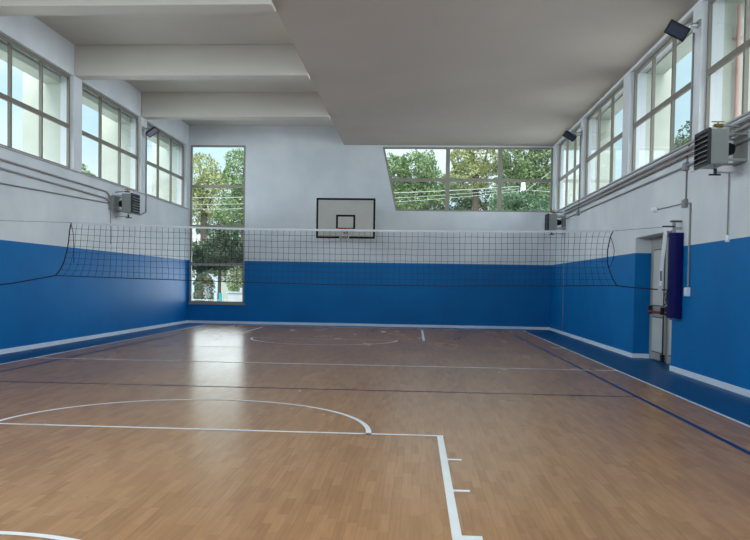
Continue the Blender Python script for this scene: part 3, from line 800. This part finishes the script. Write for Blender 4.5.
# seen through the trapezoid window
tree('bushy green tree behind the left panes of the slanted window', -.1, 36.0, GZ,
     [(-.9, 0, 6.5, .8, 1.1, .9), (.2, 0, 6.7, .9, 1.2, .9), (1.0, 0, 6.1, .7, 1.0, .7), (.1, 0, 5.5, 1.6, 1.2, .7)], 12600, 0.070, L_MID, 8, .2)
tree('tall loose yellow green tree behind the middle panes of the slanted window', 3.1, 40.0, GZ,
     [(-.7, 0, 8.0, .7, 1.0, 1.0), (.6, 0, 8.2, 1.0, 1, 1.2), (-.4, 0, 7.0, 1.2, 1, .8)], 8280, 0.074, L_YEL, 9, .2)
tree('big dense green tree behind the right panes of the slanted window', 5.7, 38.0, GZ,
     [(-.6, 0, 7.9, 1.1, 1.2, 1.5), (.9, 0, 7.8, 1.2, 1.2, 1.6), (0, 0, 6.3, 1.7, 1.2, 1.0)], 16200, 0.074, L_MID, 10, .25)
tree('dark hedge like tree along the bottom left of the slanted window', .6, 44.0, GZ,
     [(-1.4, 0, 6.3, 1.4, 1.2, 1.0), (1.0, 0, 6.2, 1.5, 1.2, 1.0), (0, 0, 5.0, 2.4, 1.3, .9)], 10080, 0.081, L_DARK, 11, .22)
tree('dark tree low behind the middle panes of the slanted window', 4.4, 46.0, GZ,
     [(-1.2, 0, 6.9, 1.3, 1.2, 1.0), (1.4, 0, 7.0, 1.4, 1.2, 1.2), (3.2, 0, 7.2, 1.3, 1.2, 1.3), (0, 0, 5.6, 2.6, 1.3, .9)], 11700, 0.081, L_DARK, 12, .25)
tree('blue green leafy treetop just below the cables in the slanted window', 4.15, 30.9, GZ,
     [(-.1, 0, 4.65, .7, .5, .5), (.7, .1, 4.4, .7, .5, .5), (-.6, 0, 4.3, .6, .5, .5)], 6480, 0.059, L_BLUE, 13, .12)
tree('distant green tree glimpsed through the right side windows', 15.5, 42.0, GZ, [(0, 0, 8.2, 2.0, 2, 2.2), (-1.2, -1, 6.4, 1.6, 1.6, 1.5)], 6300, 0.111, L_DARK, 14, .3)
tree('treetop glimpsed through the left side windows', -15.5, 33.0, GZ, [(0, 0, 5.4, 1.6, 1.6, 1.0), (-2, -2, 5.0, 1.4, 1.4, .9)], 4500, 0.089, L_MID, 15, .2)

# cables seen through both back windows
def sag(a, b_, s, n=14):
    a, b_ = Vector(a), Vector(b_)
    return [tuple(a.lerp(b_, i/n)-Vector((0, 0, s*4*(i/n)*(1-i/n)))) for i in range(n+1)]
poleX, poleY = 4.41, 31.9
def cab(pts, r, lab):
    mb = MB(); mb.tube(pts, r, CABLE, n=6); tag(mb.build('overhead_cable', None, smooth=True), lab, 'cable', 'overhead cables')
for z0, z1, z2, z3, r, lab in ((4.93, 5.07, 5.13, 5.50, .016, 'topmost pale overhead cable running left from the utility pole'),
                            (4.65, 4.80, 4.89, 5.40, .011, 'middle pale overhead cable running left from the utility pole'),
                            (4.45, 4.60, 4.71, 5.30, .011, 'lowest pale overhead cable running left from the utility pole')):
    cab([(-13.5, 32, z0+.02), (-8.4, 32, z0), (-4.5, 32, z1), (-2.5, 32, z2), (0, 32, z2+(z3-z2)*.30), (2.2, 31.95, z2+(z3-z2)*.62), (poleX-.15, poleY, z3)], r, lab)
cab([(poleX+.15, poleY, 5.36), (5.8, 31.95, 5.27), (7.5, 32, 5.28)], .013, 'short pale overhead cable leaving the utility pole to the right')
cab([(3.2, 32.7, GZ), (4.0, 32.7, 4.9), (6.6, 32.7, 7.0)], .013, 'pale stay wire slanting up at the right of the slanted window')
t = thing('utility_pole', 'white topped utility pole among the trees in the slanted window', 'pole', (poleX, poleY, GZ))
mb = MB(); mb.tube([(poleX, poleY, GZ-.05), (poleX, poleY, 5.25)], .07, WHITEW, n=10); mb.build('pole_shaft', t, smooth=True)
mb = MB(); mb.tube([(poleX, poleY, 5.251), (poleX, poleY, 5.45), (poleX, poleY, 5.75)], [.14, .11, .07], WHITEW, n=10); mb.build('pole_cap', t, smooth=True)

# courtyard behind the tall window
t = thing('metal_fence', 'low pale metal fence across the courtyard outside the tall window', 'fence', (-8.6, 30.5, GZ))
for z in (.30, .62):
    mb = MB(); mb.tube([(-12, 30.5, z), (-6.2, 30.5, z)], .014, WHITEW, n=6); mb.build('rail', t)
for k in range(9):
    mb = MB(); mb.tube([(-12+k*.72, 30.5, GZ), (-12+k*.72, 30.5, .66)], .02, WHITEW, n=6); mb.build('fence_post', t)
t = thing('garden_wall', 'white masonry block at the right of the tall window outside', 'wall', (-7.1, 30, GZ))
mb = MB(); mb.box(-7.42, -5.2, 29.9, 30.3, GZ, .93, WHITEW); mb.build('masonry', t)
mb = MB(); mb.box(-7.46, -5.16, 29.86, 30.34, .931, .98, WHITEW); mb.build('coping', t)
mb = MB(); mb.box(-6.92, -6.84, 29.86, 29.94, .98, 1.15, WHITEW); mb.build('end_post', t)
mb = MB(); mb.box(-7.98, -7.88, 30.0, 30.1, GZ, .92, WHITEW); tag(mb.build('gate_post', None), 'white gate post standing left of the cyan post', 'post')
mb = MB(); mb.box(-7.80, -7.70, 30.0, 30.1, GZ, .92, CYAN); tag(mb.build('gate_post', None), 'cyan painted post standing beside the white gate post', 'post')
t = thing('shed', 'small shed with red roof outside the tall window', 'shed', (-11.1, 39.6, GZ))
mb = MB(); mb.box(-11.45, -10.75, 39, 40.2, GZ, 1.25, WHITEW); mb.build('shed_wall', t)
mb = MB(); mb.prism([(-11.55, 1.251), (-10.65, 1.251), (-11.1, 1.6)], 'y', 38.9, 40.3, ROOF); mb.build('shed_roof', t)
mb = MB(); mb.box(-13.5, -4, 52, 52.4, GZ, 3.2, CREAM); tag(mb.build('boundary_wall', None), 'pale boundary wall far behind the trees', 'wall')
# downpipe outside the near right window
t = thing('downpipe', 'pink downpipe outside the nearest right window', 'pipe', (XR+.53, 12.06, 1.0))
mb = MB(); mb.tube([(XR+.53, 12.06, 1.0), (XR+.53, 12.06, 5.70)], .034, COPPER, n=12); mb.build('pipe_shaft', t, smooth=True)
for z in (3.0, 5.2):
    mb = MB(); mb.box(XR+.46, XR+.60, 12.08, 12.129, z, z+.04, COPPER); mb.build('pipe_clip', t)

for ob in bpy.data.objects:
    if '_abs' in ob: del ob['_abs']
